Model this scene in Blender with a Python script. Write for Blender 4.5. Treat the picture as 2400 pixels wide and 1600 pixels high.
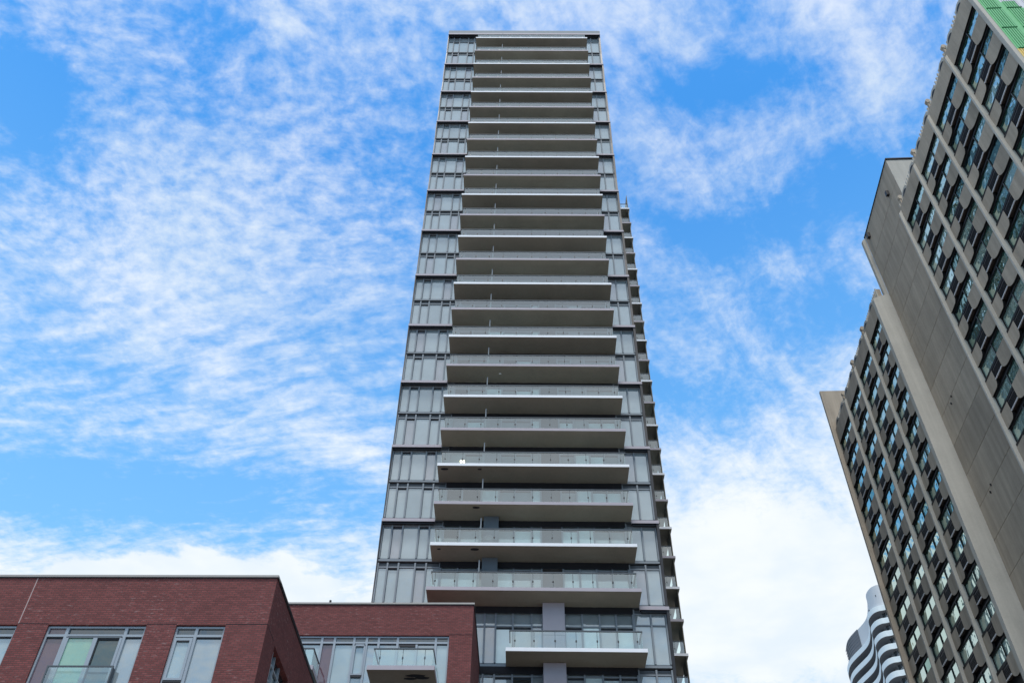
import bpy, bmesh, math, random
from mathutils import Matrix, Vector

for o in list(bpy.data.objects):
    bpy.data.objects.remove(o, do_unlink=True)
SC = bpy.context.scene
COL = SC.collection
random.seed(7)
EYE = 1.6                                   # camera height above the street

# ------------------------------------------------------------------ camera
cam_d = bpy.data.cameras.new("camera"); cam = bpy.data.objects.new("camera", cam_d); COL.objects.link(cam)
cam_d.sensor_width = 36.0; cam_d.lens = 33.0; cam_d.clip_start = 0.1; cam_d.clip_end = 6000
AX = (0.9998169, -0.01387184, 0.01318066)
AY = (-0.01913525, -0.72480372, 0.68868963)
AZ = (0.0, -0.68881575, -0.72493645)
cam.matrix_world = Matrix(((AX[0], AY[0], AZ[0], 0), (AX[1], AY[1], AZ[1], 0), (AX[2], AY[2], AZ[2], EYE), (0, 0, 0, 1)))
SC.camera = cam

# ------------------------------------------------------------------ light
SUN_EL, SUN_AZ = math.radians(72.5), math.radians(188)      # azimuth clockwise from +y: high behind the camera
SKY_STRENGTH = 0.12
sd = bpy.data.lights.new("sun", "SUN"); sd.energy = 2.9; sd.angle = math.radians(10); sd.color = (1.0, 0.96, 0.90)
sun = bpy.data.objects.new("sun", sd); COL.objects.link(sun)
sdir = Vector((math.sin(SUN_AZ) * math.cos(SUN_EL), math.cos(SUN_AZ) * math.cos(SUN_EL), math.sin(SUN_EL)))
sun.rotation_euler = (-sdir).to_track_quat('-Z', 'Y').to_euler(); sun.location = (0, -40, 80)
vs = SC.view_settings
SC.display_settings.display_device = 'sRGB'
vs.view_transform = 'Standard'; vs.look = 'None'; vs.exposure = 0.4; vs.gamma = 1.0; vs.use_curve_mapping = False
SC.cycles.max_bounces = 8; SC.cycles.transparent_max_bounces = 16
SC.cycles.use_denoising = True


class NT:
    """tiny node-tree writer"""
    def __init__(s, nt): s.nt = nt
    def n(s, t, **k):
        nd = s.nt.nodes.new(t)
        for a, b in k.items(): setattr(nd, a, b)
        return nd
    def put(s, sock, v):
        if hasattr(v, "is_linked") or hasattr(v, "links"): s.nt.links.new(v, sock)
        elif v is not None: sock.default_value = v
    def m(s, op, a, b=None, c=None, clamp=False):
        nd = s.n("ShaderNodeMath", operation=op); nd.use_clamp = clamp
        for i, v in enumerate((a, b, c)):
            if v is not None: s.put(nd.inputs[i], v)
        return nd.outputs[0]
    def vm(s, op, a, b=None, out=0):
        nd = s.n("ShaderNodeVectorMath", operation=op); s.put(nd.inputs[0], a)
        if b is not None: s.put(nd.inputs[1], b)
        return nd.outputs[out]
    def xyz(s, v):
        nd = s.n("ShaderNodeSeparateXYZ"); s.put(nd.inputs[0], v); return nd.outputs
    def comb(s, x, y, z=0.0):
        nd = s.n("ShaderNodeCombineXYZ")
        for i, v in enumerate((x, y, z)): s.put(nd.inputs[i], v)
        return nd.outputs[0]
    def noise(s, vec, scale, detail=3.0, rough=0.5, dist=0.0):
        nd = s.n("ShaderNodeTexNoise"); s.put(nd.inputs["Vector"], vec)
        nd.inputs["Scale"].default_value = scale; nd.inputs["Detail"].default_value = detail
        nd.inputs["Roughness"].default_value = rough; nd.inputs["Distortion"].default_value = dist
        return nd.outputs["Fac"]
    def ramp(s, f, a, b, lo=0.0, hi=1.0, mode='SMOOTHSTEP'):
        nd = s.n("ShaderNodeMapRange", interpolation_type=mode); s.put(nd.inputs[0], f)
        for i, v in ((1, a), (2, b), (3, lo), (4, hi)): nd.inputs[i].default_value = v
        return nd.outputs[0]
    def mix(s, f, a, b, mode='MIX'):
        nd = s.n("ShaderNodeMix", data_type='RGBA', blend_type=mode)
        for i, v in ((0, f), (6, a), (7, b)):
            if isinstance(v, tuple) and len(v) == 3: v = v + (1,)
            s.put(nd.inputs[i], v)
        return nd.outputs[2]


# ------------------------------------------------------------------ sky with thin broken cloud
world = bpy.data.worlds.new("World"); SC.world = world; world.use_nodes = True
W = NT(world.node_tree); W.nt.nodes.clear()
sky = W.n("ShaderNodeTexSky", sky_type='NISHITA'); sky.sun_disc = False
sky.sun_elevation = SUN_EL; sky.sun_rotation = SUN_AZ; sky.air_density = 1.0; sky.dust_density = 0.3; sky.ozone_density = 2.0
hsv = W.n("ShaderNodeHueSaturation"); W.put(hsv.inputs["Color"], sky.outputs[0])
hsv.inputs["Saturation"].default_value = 1.0; hsv.inputs["Value"].default_value = 1.2
tc = W.n("ShaderNodeTexCoord")
dx, dy, dz = W.xyz(tc.outputs["Generated"])
zc = W.m('MAXIMUM', dz, 0.06)
U = W.m('DIVIDE', dx, zc); V = W.m('DIVIDE', dy, zc)              # a cloud layer at constant height
uv = W.comb(U, V, 0.0)
wob = W.noise(uv, 3.0, 2.0)
uvw = W.vm('ADD', uv, W.comb(W.m('MULTIPLY', W.m('SUBTRACT', wob, 0.5), 0.07), W.m('MULTIPLY', W.m('SUBTRACT', W.noise(W.vm('ADD', uv, (7.1, 3.3, 0)), 3.0, 2.0), 0.5), 0.07)))
rot = W.n("ShaderNodeVectorRotate", rotation_type='Z_AXIS'); W.put(rot.inputs[0], uvw); rot.inputs["Angle"].default_value = math.radians(14)
ru, rv, _ = W.xyz(rot.outputs[0])
big = W.noise(uvw, 3.2, 7.0, 0.58)
cells = W.noise(W.vm('MULTIPLY', uvw, (1.0, 1.25, 1)), 31.0, 4.0, 0.6, 0.1)
ripple = W.noise(W.comb(W.m('MULTIPLY', ru, 11.0), W.m('MULTIPLY', rv, 30.0)), 1.0, 4.0, 0.55, 0.25)
rot2 = W.n("ShaderNodeVectorRotate", rotation_type='Z_AXIS'); W.put(rot2.inputs[0], uvw); rot2.inputs["Angle"].default_value = math.radians(-55)
su, sv, _ = W.xyz(rot2.outputs[0])
wisp = W.noise(W.comb(W.m('MULTIPLY', su, 5.0), W.m('MULTIPLY', sv, 11.0)), 1.0, 7.0, 0.62, 0.35)


fine = W.noise(uvw, 52.0, 4.0, 0.62, 0.2)


def blob(u, v, ru_, rv_):
    a = W.m('DIVIDE', W.m('SUBTRACT', W.xyz(uvw)[0], u), ru_); b = W.m('DIVIDE', W.m('SUBTRACT', W.xyz(uvw)[1], v), rv_)
    d = W.m('ADD', W.m('MULTIPLY', a, a), W.m('MULTIPLY', b, b))
    return W.m('POWER', 2.7183, W.m('MULTIPLY', d, -1.0))


BLOBS = [  # where the cloud layer is thick (+) or open (-), on the layer's own plane
    (-0.57, 0.55, .05, .06, -.95), (-0.62, 0.60, .08, .10, -.45), (-0.36, 0.48, .06, .04, -.25), (-0.50, 0.85, .20, .16, .40), (-0.42, 0.66, .16, .10, .18),
    (-0.27, 0.47, .035, .025, .5), (-0.40, 0.58, .07, .05, -.28), (-0.12, 0.60, .08, .10, -.2), (0.00, 0.43, .12, .03, .22), (-0.16, 0.50, .05, .05, .15),
    (-0.62, 1.02, .10, .05, -.25), (-0.70, 1.33, .40, .10, -.85), (-0.30, 1.20, .12, .10, .35), (-0.85, 1.15, .12, .06, .15), (-0.20, 1.36, .12, .05, -.30),
    (-0.55, 1.74, .60, .12, .5), (-1.2, 1.85, .35, .35, 1.2), (-1.3, 1.9, .5, .35, .9),  # middle one: out-of-view cloud added to whiten the far wing's window reflections
    (0.25, 0.53, .10, .035, -.60), (0.28, 0.74, .12, .05, -.55), (0.42, 0.68, .08, .07, -.75), (0.40, 0.52, .07, .05, .35), (0.32, 0.45, .03, .04, .35), (0.43, 0.90, .12, .06, -.45), (0.27, 1.05, .10, .06, -.35), (0.20, 0.60, .06, .05, .12), (0.25, 0.84, .08, .05, .18),
    (0.45, 1.66, .60, .33, 2.3), (0.42, 1.22, .10, .05, .25), (0.62, 1.1, .15, .1, .2),
    (0.0, -1.0, 2.0, 1.0, 1.5), (-1.6, 0.8, .5, .8, .5),  # first: unseen cloud behind the camera, added to even out glass reflections
]
bias = None
for (bu, bv, r1, r2, amp) in BLOBS:
    t = W.m('MULTIPLY', blob(bu, bv, r1, r2), amp)
    bias = t if bias is None else W.m('ADD', bias, t)
left = W.ramp(W.xyz(uvw)[0], -0.05, 0.12)                             # 0 on the left, 1 on the right
low = W.ramp(W.xyz(uvw)[1], 0.72, 0.95)                               # ripples further out, cells overhead
tex_l = W.m('ADD', W.m('MULTIPLY', W.m('SUBTRACT', cells, 0.5), W.m('SUBTRACT', 1.75, W.m('MULTIPLY', low, 1.0))), W.m('MULTIPLY', W.m('SUBTRACT', ripple, 0.5), W.m('ADD', 0.15, W.m('MULTIPLY', low, 1.7))))
tex_r = W.m('ADD', W.m('MULTIPLY', W.m('SUBTRACT', wisp, 0.5), 2.2), W.m('MULTIPLY', W.m('SUBTRACT', cells, 0.5), 0.25))
tex_r = W.m('ADD', tex_r, W.m('MULTIPLY', W.m('SUBTRACT', fine, 0.5), 1.0))
tex_l = W.m('ADD', tex_l, W.m('MULTIPLY', W.m('SUBTRACT', fine, 0.5), 0.7))
tex = W.m('ADD', W.m('MULTIPLY', tex_l, W.m('SUBTRACT', 1.0, left)), W.m('MULTIPLY', tex_r, left))
dens = W.m('ADD', W.m('ADD', bias, 0.36), W.m('ADD', W.m('MULTIPLY', W.m('SUBTRACT', big, 0.5), 1.1), tex))
alpha = W.m('MULTIPLY', W.ramp(dens, -0.10, 1.50, 0.01, 0.97), W.ramp(dz, 0.55, 0.85, 1.0, 0.86))
cu_e = W.m('ADD', 1.47, W.m('MULTIPLY', 0.75, W.m('POWER', W.m('ADD', U, 0.60), 2.0)))      # far cumulus bank, low on the left
bil = W.m('ADD', W.m('MULTIPLY', W.m('SUBTRACT', W.noise(uv, 9.0, 5.0, 0.55), 0.5), 0.22), W.m('MULTIPLY', W.m('SUBTRACT', W.noise(uv, 30.0, 3.0), 0.5), 0.05))
bank = W.m('MULTIPLY', W.ramp(W.m('ADD', W.m('SUBTRACT', V, cu_e), bil), 0.0, 0.06), W.ramp(U, -0.10, -0.40))
alpha = W.m('MAXIMUM', alpha, W.m('MULTIPLY', bank, 0.97))
shade = W.noise(W.vm('ADD', uvw, (3.0, 9.0, 0)), 6.0, 4.0)
ccol = W.mix(W.ramp(shade, 0.3, 0.7), (5.3, 5.85, 6.3), (6.15, 6.4, 6.65))
blue = W.mix(1.0, hsv.outputs[0], (0.33, 1.07, 1.50), 'MULTIPLY')
blue = W.mix(W.ramp(dz, 0.45, 0.84, 0.85, 0.0, 'LINEAR'), blue, (1.75, 4.1, 6.9))   # paler and greener towards the horizon
final = W.mix(alpha, blue, ccol)
bg = W.n("ShaderNodeBackground"); W.put(bg.inputs[0], final); bg.inputs[1].default_value = SKY_STRENGTH
wo = W.n("ShaderNodeOutputWorld"); W.put(wo.inputs[0], bg.outputs[0])
world.cycles.sampling_method = 'MANUAL'; world.cycles.sample_map_resolution = 1024


# ------------------------------------------------------------------ materials
def new_mat(name):
    m = bpy.data.materials.new(name); m.use_nodes = True
    t = NT(m.node_tree); b = m.node_tree.nodes["Principled BSDF"]
    return m, t, b


def concrete(name, col, var=0.25, scale=0.6, streak=0.3, rough=0.9, grain=8.0):
    m, t, b = new_mat(name); p = t.n("ShaderNodeTexCoord").outputs["Object"]
    rn = t.n('ShaderNodeObjectInfo').outputs['Random']
    p = t.vm('ADD', p, t.comb(t.m('MULTIPLY', rn, 37.0), t.m('MULTIPLY', rn, 91.0), t.m('MULTIPLY', rn, 53.0)))
    x, y, z = t.xyz(p)
    a = t.noise(p, scale, 5.0, 0.6); g = t.noise(p, grain, 4.0, 0.7)
    st = t.noise(t.comb(t.m('MULTIPLY', x, 2.2), t.m('MULTIPLY', y, 2.2), t.m('MULTIPLY', z, 0.12)), 1.0, 4.0, 0.6)
    f = t.m('ADD', t.m('MULTIPLY', t.m('SUBTRACT', a, 0.5), 2 * var), t.m('ADD', t.m('MULTIPLY', t.m('SUBTRACT', g, 0.5), var), t.m('MULTIPLY', t.m('SUBTRACT', st, 0.5), 2 * streak)))
    k = t.m('MULTIPLY', t.m('ADD', 1.0, f), t.m('ADD', 0.90, t.m('MULTIPLY', rn, 0.20)))
    c = t.mix(1.0, col + (1,), t.comb(k, k, k), 'MULTIPLY')
    t.put(b.inputs["Base Color"], c); b.inputs["Roughness"].default_value = rough
    bp = t.n("ShaderNodeBump"); bp.inputs["Strength"].default_value = 0.25; bp.inputs["Distance"].default_value = 0.02
    t.put(bp.inputs["Height"], g); t.put(b.inputs["Normal"], bp.outputs[0])
    return m


def plain(name, col, rough=0.5, metal=0.0, var=0.12, spec=0.5):
    m, t, b = new_mat(name); p = t.n("ShaderNodeTexCoord").outputs["Object"]
    k = t.m('ADD', 1.0 - var, t.m('MULTIPLY', t.noise(p, 2.3, 4.0, 0.6), 2 * var))
    t.put(b.inputs["Base Color"], t.mix(1.0, col + (1,), t.comb(k, k, k), 'MULTIPLY'))
    b.inputs["Roughness"].default_value = rough; b.inputs["Metallic"].default_value = metal
    b.inputs["Specular IOR Level"].default_value = spec
    return m


def pane(name, col, refl, tint=(0.9, 0.95, 0.97), wav=0.0, wscale=1.2, rough=0.02):
    """window glass with a dim room or blind (col) behind it"""
    m, t, b = new_mat(name); p = t.n("ShaderNodeTexCoord").outputs["Object"]
    b.inputs["Base Color"].default_value = col + (1,); b.inputs["Roughness"].default_value = 0.6; b.inputs["Specular IOR Level"].default_value = 0.0
    k = t.m('ADD', 0.75, t.m('MULTIPLY', t.noise(p, 0.9, 3.0), 0.5))
    t.put(b.inputs["Base Color"], t.mix(1.0, col + (1,), t.comb(k, k, k), 'MULTIPLY'))
    g = t.n("ShaderNodeBsdfGlossy"); g.inputs["Color"].default_value = tint + (1,); g.inputs["Roughness"].default_value = rough
    if wav:
        bp = t.n("ShaderNodeBump"); bp.inputs["Strength"].default_value = 1.0; bp.inputs["Distance"].default_value = wav
        t.put(bp.inputs["Height"], t.noise(p, wscale, 2.0, 0.5, 0.6)); t.put(g.inputs["Normal"], bp.outputs[0])
    fr = t.n("ShaderNodeFresnel"); fr.inputs[0].default_value = 1.5
    f = t.m('ADD', refl, t.m('MULTIPLY', fr.outputs[0], 1.0 - refl), clamp=True)
    mx = t.n("ShaderNodeMixShader"); t.put(mx.inputs[0], f); t.put(mx.inputs[1], b.outputs[0]); t.put(mx.inputs[2], g.outputs[0])
    t.put(m.node_tree.nodes["Material Output"].inputs[0], mx.outputs[0])
    return m


def clear_glass(name, tint, refl):
    m, t, b = new_mat(name)
    tr = t.n("ShaderNodeBsdfTransparent"); tr.inputs[0].default_value = tint + (1,)
    g = t.n("ShaderNodeBsdfGlossy"); g.inputs["Roughness"].default_value = 0.03; g.inputs["Color"].default_value = (0.95, 0.98, 0.98, 1)
    fr = t.n("ShaderNodeFresnel"); fr.inputs[0].default_value = 1.5
    fo = t.m('SUBTRACT', 1.0, t.n('ShaderNodeNewGeometry').outputs['Backfacing'])
    f = t.m('MULTIPLY', fo, t.m('ADD', refl, t.m('MULTIPLY', fr.outputs[0], 0.9), clamp=True))
    mx = t.n("ShaderNodeMixShader"); t.put(mx.inputs[0], f); t.put(mx.inputs[1], tr.outputs[0]); t.put(mx.inputs[2], g.outputs[0])
    t.put(m.node_tree.nodes["Material Output"].inputs[0], mx.outputs[0])
    return m


def brick(name):
    m, t, b = new_mat(name); p = t.n("ShaderNodeTexCoord").outputs["Object"]
    x, y, z = t.xyz(p)
    v = t.comb(t.m('ADD', x, y), z, 0.0)
    bt = t.n("ShaderNodeTexBrick"); t.put(bt.inputs["Vector"], v)
    bt.inputs["Scale"].default_value = 1.0; bt.inputs["Brick Width"].default_value = 0.215; bt.inputs["Row Height"].default_value = 0.078
    bt.inputs["Mortar Size"].default_value = 0.012; bt.inputs["Mortar Smooth"].default_value = 0.2; bt.inputs["Bias"].default_value = -0.1
    bt.inputs["Color1"].default_value = (0.205, 0.062, 0.059, 1); bt.inputs["Color2"].default_value = (0.135, 0.042, 0.041, 1); bt.inputs["Mortar"].default_value = (0.095, 0.050, 0.049, 1)
    big = t.noise(t.comb(t.m('ADD', x, y), t.m('MULTIPLY', z, 1.6)), 0.55, 5.0, 0.6)
    row = t.noise(t.comb(t.m('MULTIPLY', t.m('ADD', x, y), 1.1), t.m('MULTIPLY', z, 9.0)), 1.0, 3.0, 0.7)
    k = t.m('ADD', 0.62, t.m('ADD', t.m('MULTIPLY', big, 0.40), t.m('MULTIPLY', row, 0.40)))
    c = t.mix(1.0, bt.outputs[0], t.comb(k, k, k), 'MULTIPLY')
    fl = t.ramp(t.noise(t.comb(t.m('MULTIPLY', t.m('ADD', x, y), 3.5), t.m('MULTIPLY', z, 13.0)), 1.0, 2.0, 0.6), 0.58, 0.72)
    eff = t.m('MULTIPLY', fl, t.ramp(t.noise(t.comb(t.m('ADD', x, y), z), 0.4, 3.0), 0.36, 0.64))
    c = t.mix(t.m('MULTIPLY', eff, 0.6), c, (0.34, 0.23, 0.22))       # salt bloom on some bricks
    t.put(b.inputs["Base Color"], c); b.inputs["Roughness"].default_value = 0.92; b.inputs["Specular IOR Level"].default_value = 0.25
    bp = t.n("ShaderNodeBump"); bp.inputs["Strength"].default_value = 0.5; bp.inputs["Distance"].default_value = 0.01; bp.invert = True
    t.put(bp.inputs["Height"], bt.outputs["Fac"]); t.put(b.inputs["Normal"], bp.outputs[0])
    return m


M = dict(
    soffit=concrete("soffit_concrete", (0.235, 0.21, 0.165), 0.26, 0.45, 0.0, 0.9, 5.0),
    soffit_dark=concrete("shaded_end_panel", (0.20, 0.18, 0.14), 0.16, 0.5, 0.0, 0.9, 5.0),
    white=plain("white_edge_paint", (0.80, 0.81, 0.84), 0.8, var=0.05, spec=0.1),
    mauve=plain("mauve_metal_panel", (0.42, 0.385, 0.42), 0.75, 0.0, 0.07, 0.12),
    frame=plain("grey_window_frame", (0.125, 0.145, 0.165), 0.75, 0.0, 0.08, 0.12),
    lightframe=plain("light_grey_frame", (0.23, 0.255, 0.28), 0.75, 0.0, 0.06, 0.12),
    black=plain("black_metal", (0.012, 0.012, 0.016), 0.5, 0.0, 0.2),
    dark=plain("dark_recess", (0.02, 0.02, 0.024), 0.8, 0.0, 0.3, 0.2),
    bframe=plain("pale_window_frame", (0.30, 0.34, 0.38), 0.42, 0.1, 0.06),
    rail=plain("rail_metal", (0.10, 0.115, 0.13), 0.7, 0.0, 0.1, 0.12),
    core=plain("core_wall", (0.09, 0.09, 0.095), 0.8, 0.0, 0.2),
    g1=pane("pane_grey", (0.27, 0.32, 0.34), 0.20),
    g2=pane("pane_grey_darker", (0.22, 0.265, 0.285), 0.20),
    g3=pane("pane_blind_white", (0.62, 0.74, 0.73), 0.14, wav=0.004),
    g4=pane("pane_mauve", (0.27, 0.275, 0.30), 0.19),
    gd=pane("pane_dark", (0.02, 0.03, 0.035), 0.12, wav=0.004),
    rglass=clear_glass("railing_glass", (0.86, 0.94, 0.92), 0.20),
    frost=clear_glass("frosted_screen", (0.55, 0.60, 0.62), 0.3),
    brick=brick("dark_red_brick"),
    stone=plain("pale_coping_metal", (0.33, 0.31, 0.29), 0.45, 0.2, 0.1),
    joint=plain("pale_joint_sealant", (0.36, 0.27, 0.26), 0.8, 0, 0.2),
    bgreen=pane("pane_green_blind", (0.22, 0.42, 0.31), 0.14, wav=0.004),
    bdark=pane("pane_dark_green", (0.03, 0.06, 0.055), 0.10, wav=0.01),
    bmauve=pane("pane_mauve_spandrel", (0.13, 0.075, 0.09), 0.08, wav=0.003),
    bgrey=pane("pane_pale_blue", (0.30, 0.38, 0.40), 0.16, wav=0.003),
    conc=concrete("facade_concrete", (0.37, 0.308, 0.240), 0.30, 0.30, 0.40),
    finc=concrete("fin_concrete", (0.44, 0.415, 0.365), 0.20, 0.40, 0.22),  # paler copy of the facade concrete; lit near sides put into the colour
    bronze=plain("dark_bronze_and_shade", (0.014, 0.013, 0.014), 0.55, 0.1, 0.25, 0.3),  # metal parts; also painted shade under spandrels and fascia
    acbox=plain("air_unit_brown", (0.060, 0.046, 0.042), 0.6, 0, 0.2),
    hg1=pane("hotel_pane_teal", (0.04, 0.13, 0.105), 0.60, (0.79, 0.94, 0.84), 0.07, 0.8, 0.01),
    hg2=pane("hotel_pane_curtain", (0.27, 0.40, 0.35), 0.54, (0.82, 0.95, 0.87), 0.07, 0.8, 0.01),
    hg3=pane("hotel_pane_deep", (0.008, 0.02, 0.025), 0.34, (0.60, 0.86, 0.76), 0.08, 0.8, 0.01),
    paintg=plain("green_wall_paint", (0.145, 0.47, 0.20), 0.6, 0, 0.12),
    paintd=plain("green_groove_paint", (0.035, 0.24, 0.10), 0.8, 0, 0.12),
    painty=plain("yellow_wall_paint", (0.72, 0.52, 0.16), 0.6, 0, 0.12),
    paintw=plain("white_wall_paint", (0.60, 0.61, 0.64), 0.6, 0, 0.08),
    paintx=plain("grey_groove_paint", (0.33, 0.34, 0.37), 0.7, 0, 0.08),
    wwhite=plain("white_balcony_front", (0.70, 0.76, 0.77), 0.45, 0, 0.05),
    wgrey=plain("penthouse_grey", (0.52, 0.54, 0.56), 0.6, 0, 0.06),
    wglass=pane("far_tower_glass", (0.035, 0.045, 0.05), 0.08),
    louvre=plain("louvre_grey", (0.13, 0.13, 0.14), 0.6, 0, 0.1),
)


# ------------------------------------------------------------------ mesh helpers
class MB:
    """collects boxes and polygons, then links them as ONE mesh object. off is taken from every vertex."""
    def __init__(s, off=(0, 0, 0)): s.v = []; s.f = []; s.k = []; s.off = off
    def add(s, vs_, fs, ks):
        n = len(s.v); s.v += [(x - s.off[0], y - s.off[1], z - s.off[2]) for x, y, z in vs_]
        s.f += [tuple(n + i for i in f) for f in fs]; s.k += ks
    def box(s, x0, x1, y0, y1, z0, z1, k=0, bottom=None, top=None, front=None):
        if x0 > x1: x0, x1 = x1, x0
        if y0 > y1: y0, y1 = y1, y0
        if z0 > z1: z0, z1 = z1, z0
        vs_ = [(x0, y0, z0), (x1, y0, z0), (x1, y1, z0), (x0, y1, z0), (x0, y0, z1), (x1, y0, z1), (x1, y1, z1), (x0, y1, z1)]
        fs = [(0, 3, 2, 1), (4, 5, 6, 7), (0, 1, 5, 4), (1, 2, 6, 5), (2, 3, 7, 6), (3, 0, 4, 7)]
        ks = [k] * 6
        if bottom is not None: ks[0] = bottom
        if top is not None: ks[1] = top
        if front is not None: ks[2] = front
        s.add(vs_, fs, ks)
    def quad(s, a, b, c, d, k=0): s.add([a, b, c, d], [(0, 1, 2, 3)], [k])
    def prism(s, pts, axis, lo, hi, k=0, kcap=None):
        """extrude a polygon given in the two other axes along axis ('x','y','z')"""
        def put(p, q, t): return {'x': (t, p, q), 'y': (p, t, q), 'z': (p, q, t)}[axis]
        n = len(pts); kc = k if kcap is None else kcap
        vs_ = [put(p, q, lo) for p, q in pts] + [put(p, q, hi) for p, q in pts]
        fs = [tuple(range(n)), tuple(range(2 * n - 1, n - 1, -1))] + [(i, i + n, (i + 1) % n + n, (i + 1) % n) for i in range(n)]
        s.add(vs_, fs, [kc, kc] + [k] * n)
    def build(s, name, mats, parent=None, smooth=False, recalc=True):
        me = bpy.data.meshes.new(name); me.from_pydata(s.v, [], s.f)
        for m in mats: me.materials.append(M[m] if isinstance(m, str) else m)
        me.polygons.foreach_set("material_index", s.k)
        if smooth: me.polygons.foreach_set("use_smooth", [True] * len(s.f))
        if recalc:
            bm = bmesh.new(); bm.from_mesh(me); bmesh.ops.recalc_face_normals(bm, faces=bm.faces); bm.to_mesh(me); bm.free()
        me.update()
        o = bpy.data.objects.new(name, me); COL.objects.link(o)
        if parent is not None: o.parent = parent
        return o


def tag(o, label=None, cat=None, group=None, kind=None):
    for k, v in (("label", label), ("category", cat), ("group", group), ("kind", kind)):
        if v: o[k] = v
    return o


def frame(name, deg, bx, by, label, cat):
    """an Empty at a building's base; the building's own axes are turned clockwise by deg"""
    o = bpy.data.objects.new(name, None); COL.objects.link(o)
    a = math.radians(deg)
    o.location = (bx * math.cos(a) + by * math.sin(a), -bx * math.sin(a) + by * math.cos(a), 0)
    o.rotation_euler = (0, 0, -a)
    return tag(o, label, cat)


def copy_tree(o, parent=None, dz=None, loc=None):
    c = o.copy(); COL.objects.link(c)
    if parent is not None: c.parent = parent
    if loc is not None: c.location = loc
    for ch in list(o.children):
        copy_tree(ch, c)
    return c


# ------------------------------------------------------------------ ground
g = MB(); g.quad((-2500, -2500, 0), (2500, -2500, 0), (2500, 2500, 0), (-2500, 2500, 0))
ground_m = concrete("street_ground", (0.20, 0.195, 0.185), 0.2, 0.05, 0.0)
tag(g.build("ground", [ground_m]), kind="structure")
rd = MB(); rd.box(-9, 15, -600, 28, 0.004, 0.008)
tag(rd.build("road", [concrete("asphalt", (0.06, 0.06, 0.062), 0.2, 0.3, 0.0)]), kind="structure")

# ================================================================== glass apartment tower
TB = (0.7, 60.0)
tower = frame("apartment_tower", 1.0, TB[0] - .83, TB[1], "tall grey glass apartment tower with a stack of wide balconies up its front", "tower")
TO = (TB[0], TB[1], -EYE)
H = 2.936
Z = [95.85 - H * k for k in range(24)] + [24.70, 21.75, 18.8]
YF = 47.75
XL, XR = -7.68, 9.06

b = MB(TO)
b.box(XL + .05, XR - .05, YF + .35, 76, -1.6, 99.6)
b.build("wall", ["core"], tower)
# east side: glazed bands between slab edges
b = MB(TO)
for k in range(34):
    z = 95.85 - H * k
    if z < 0: break
    b.box(XR - .05, XR + .02, YF + .4, 66.0, z + .35, z + H - .25, 0)
    b.box(XR - .05, XR + .10, YF + .4, 76, z - .25, z + .35, 1)
    for y in (49.6, 51.5, 53.4, 55.3, 57.2, 59.1, 61, 62.9, 64.8):
        b.box(XR + .02, XR + .08, y, y + .09, z + .35, z + H - .25, 1)
    b.box(XR - .05, XR + .02, 66.0, 76, z + .35, z + H - .25, 0)
b.build("side_glazing", ["g2", "frame", "gd"], tower)
# added rear wing, out of view, only to darken reflections in the hotel windows
b = MB(TO)
b.box(-6.0, 13.0, 77.0, 99.0, -1.6, 86.0, 0)
for k in range(29):
    z = 1.0 + H * k
    b.box(12.9, 13.12, 77, 99.1, z - .3, z + .3, 1)
    for y in range(8): b.box(13.01, 13.06, 78.2 + y * 2.6, 79.9 + y * 2.6, z + .7, z + 2.4, 2)
b.build("added_reflection_wing", ["core", "lightframe", "gd"], tower)
# roof slab and parapet
b = MB(TO)
b.box(-7.74, 9.16, 47.30, 76, 99.46, 99.78, 0, bottom=1)
b.box(-7.74, 9.16, 47.30, 47.6, 99.78, 100.38, 2)
b.build("roof_parapet", ["mauve", "dark", "lightframe"], tower)


def rnd(): return random.uniform(-1, 1)


def window_wall(xs, y, z0, z1, pats, transom=None, louver=True, band=True, op=(), name="window_wall", shade=None):
    """one storey of glazing between slabs: mullions (part) with glass and louver sub-parts"""
    f = MB(TO); gl = MB(TO); lv = MB(TO)
    ztop = z1 - .10
    zl = z1 - .34 if louver else z1 - .12
    zg = zl - .08
    zb = z0 + .14
    if band:
        f.box(xs[0] - .03, xs[-1] + .03, y - .08, y + .3, z0 + .0, z0 + .14, 1, bottom=0)
        f.box(xs[0] - .03, xs[-1] + .03, y - .02, y + .3, z0 + .141, z0 + .22, 0)
        zb = z0 + .22
    for i, x in enumerate(xs):
        w = .05 if 0 < i < len(xs) - 1 else .045
        f.box(x - w, x + w, y - .07, y + .28, zb, ztop, 0, front=1)
    for i in range(len(xs) - 1):
        a, c = xs[i] + .05, xs[i + 1] - .05
        f.box(a, c, y - .03, y + .25, zg, zl, 1)
        if louver:
            lv.box(a, c, y + .02, y + .25, zl, ztop, 0)
            for q in range(3):
                zz = zl + .03 + q * (ztop - zl - .03) / 3
                lv.box(a, c, y + .0, y + .02, zz, zz + .035, 1)
        tops = [zb, zg] if transom is None else [zb, transom - .04, transom + .04, zg]
        if transom is not None: f.box(a, c, y - .03, y + .25, transom - .04, transom + .04, 1)
        for j in range(0, len(tops), 2):
            ins = .07 if (i in op) else .03
            lo, hi = tops[j], tops[j + 1]
            if i in op and j == 0:
                f.box(a, c, y + .06, y + .2, hi - .11, hi, 2)  # black strip stands in for the shadow line above recessed panes
                hi -= .11
            k = pats[i % len(pats)] if j == 0 or transom is None else (0 if rnd() > -.5 else 1)
            d = [ins + .004 * rnd() for _ in range(4)]
            gl.add([(a, y + d[0], lo), (c, y + d[1], lo), (c, y + d[2], hi), (a, y + d[3], hi)], [(0, 1, 2, 3)], [k])
    p = f.build(name, ["frame", "lightframe", "black"], tower)
    gl.build("glass", ["g1", "g2", "g3", "g4", "gd"], p, recalc=False)
    if louver: lv.build("louver", ["black", "frame"], p)
    return p


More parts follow.
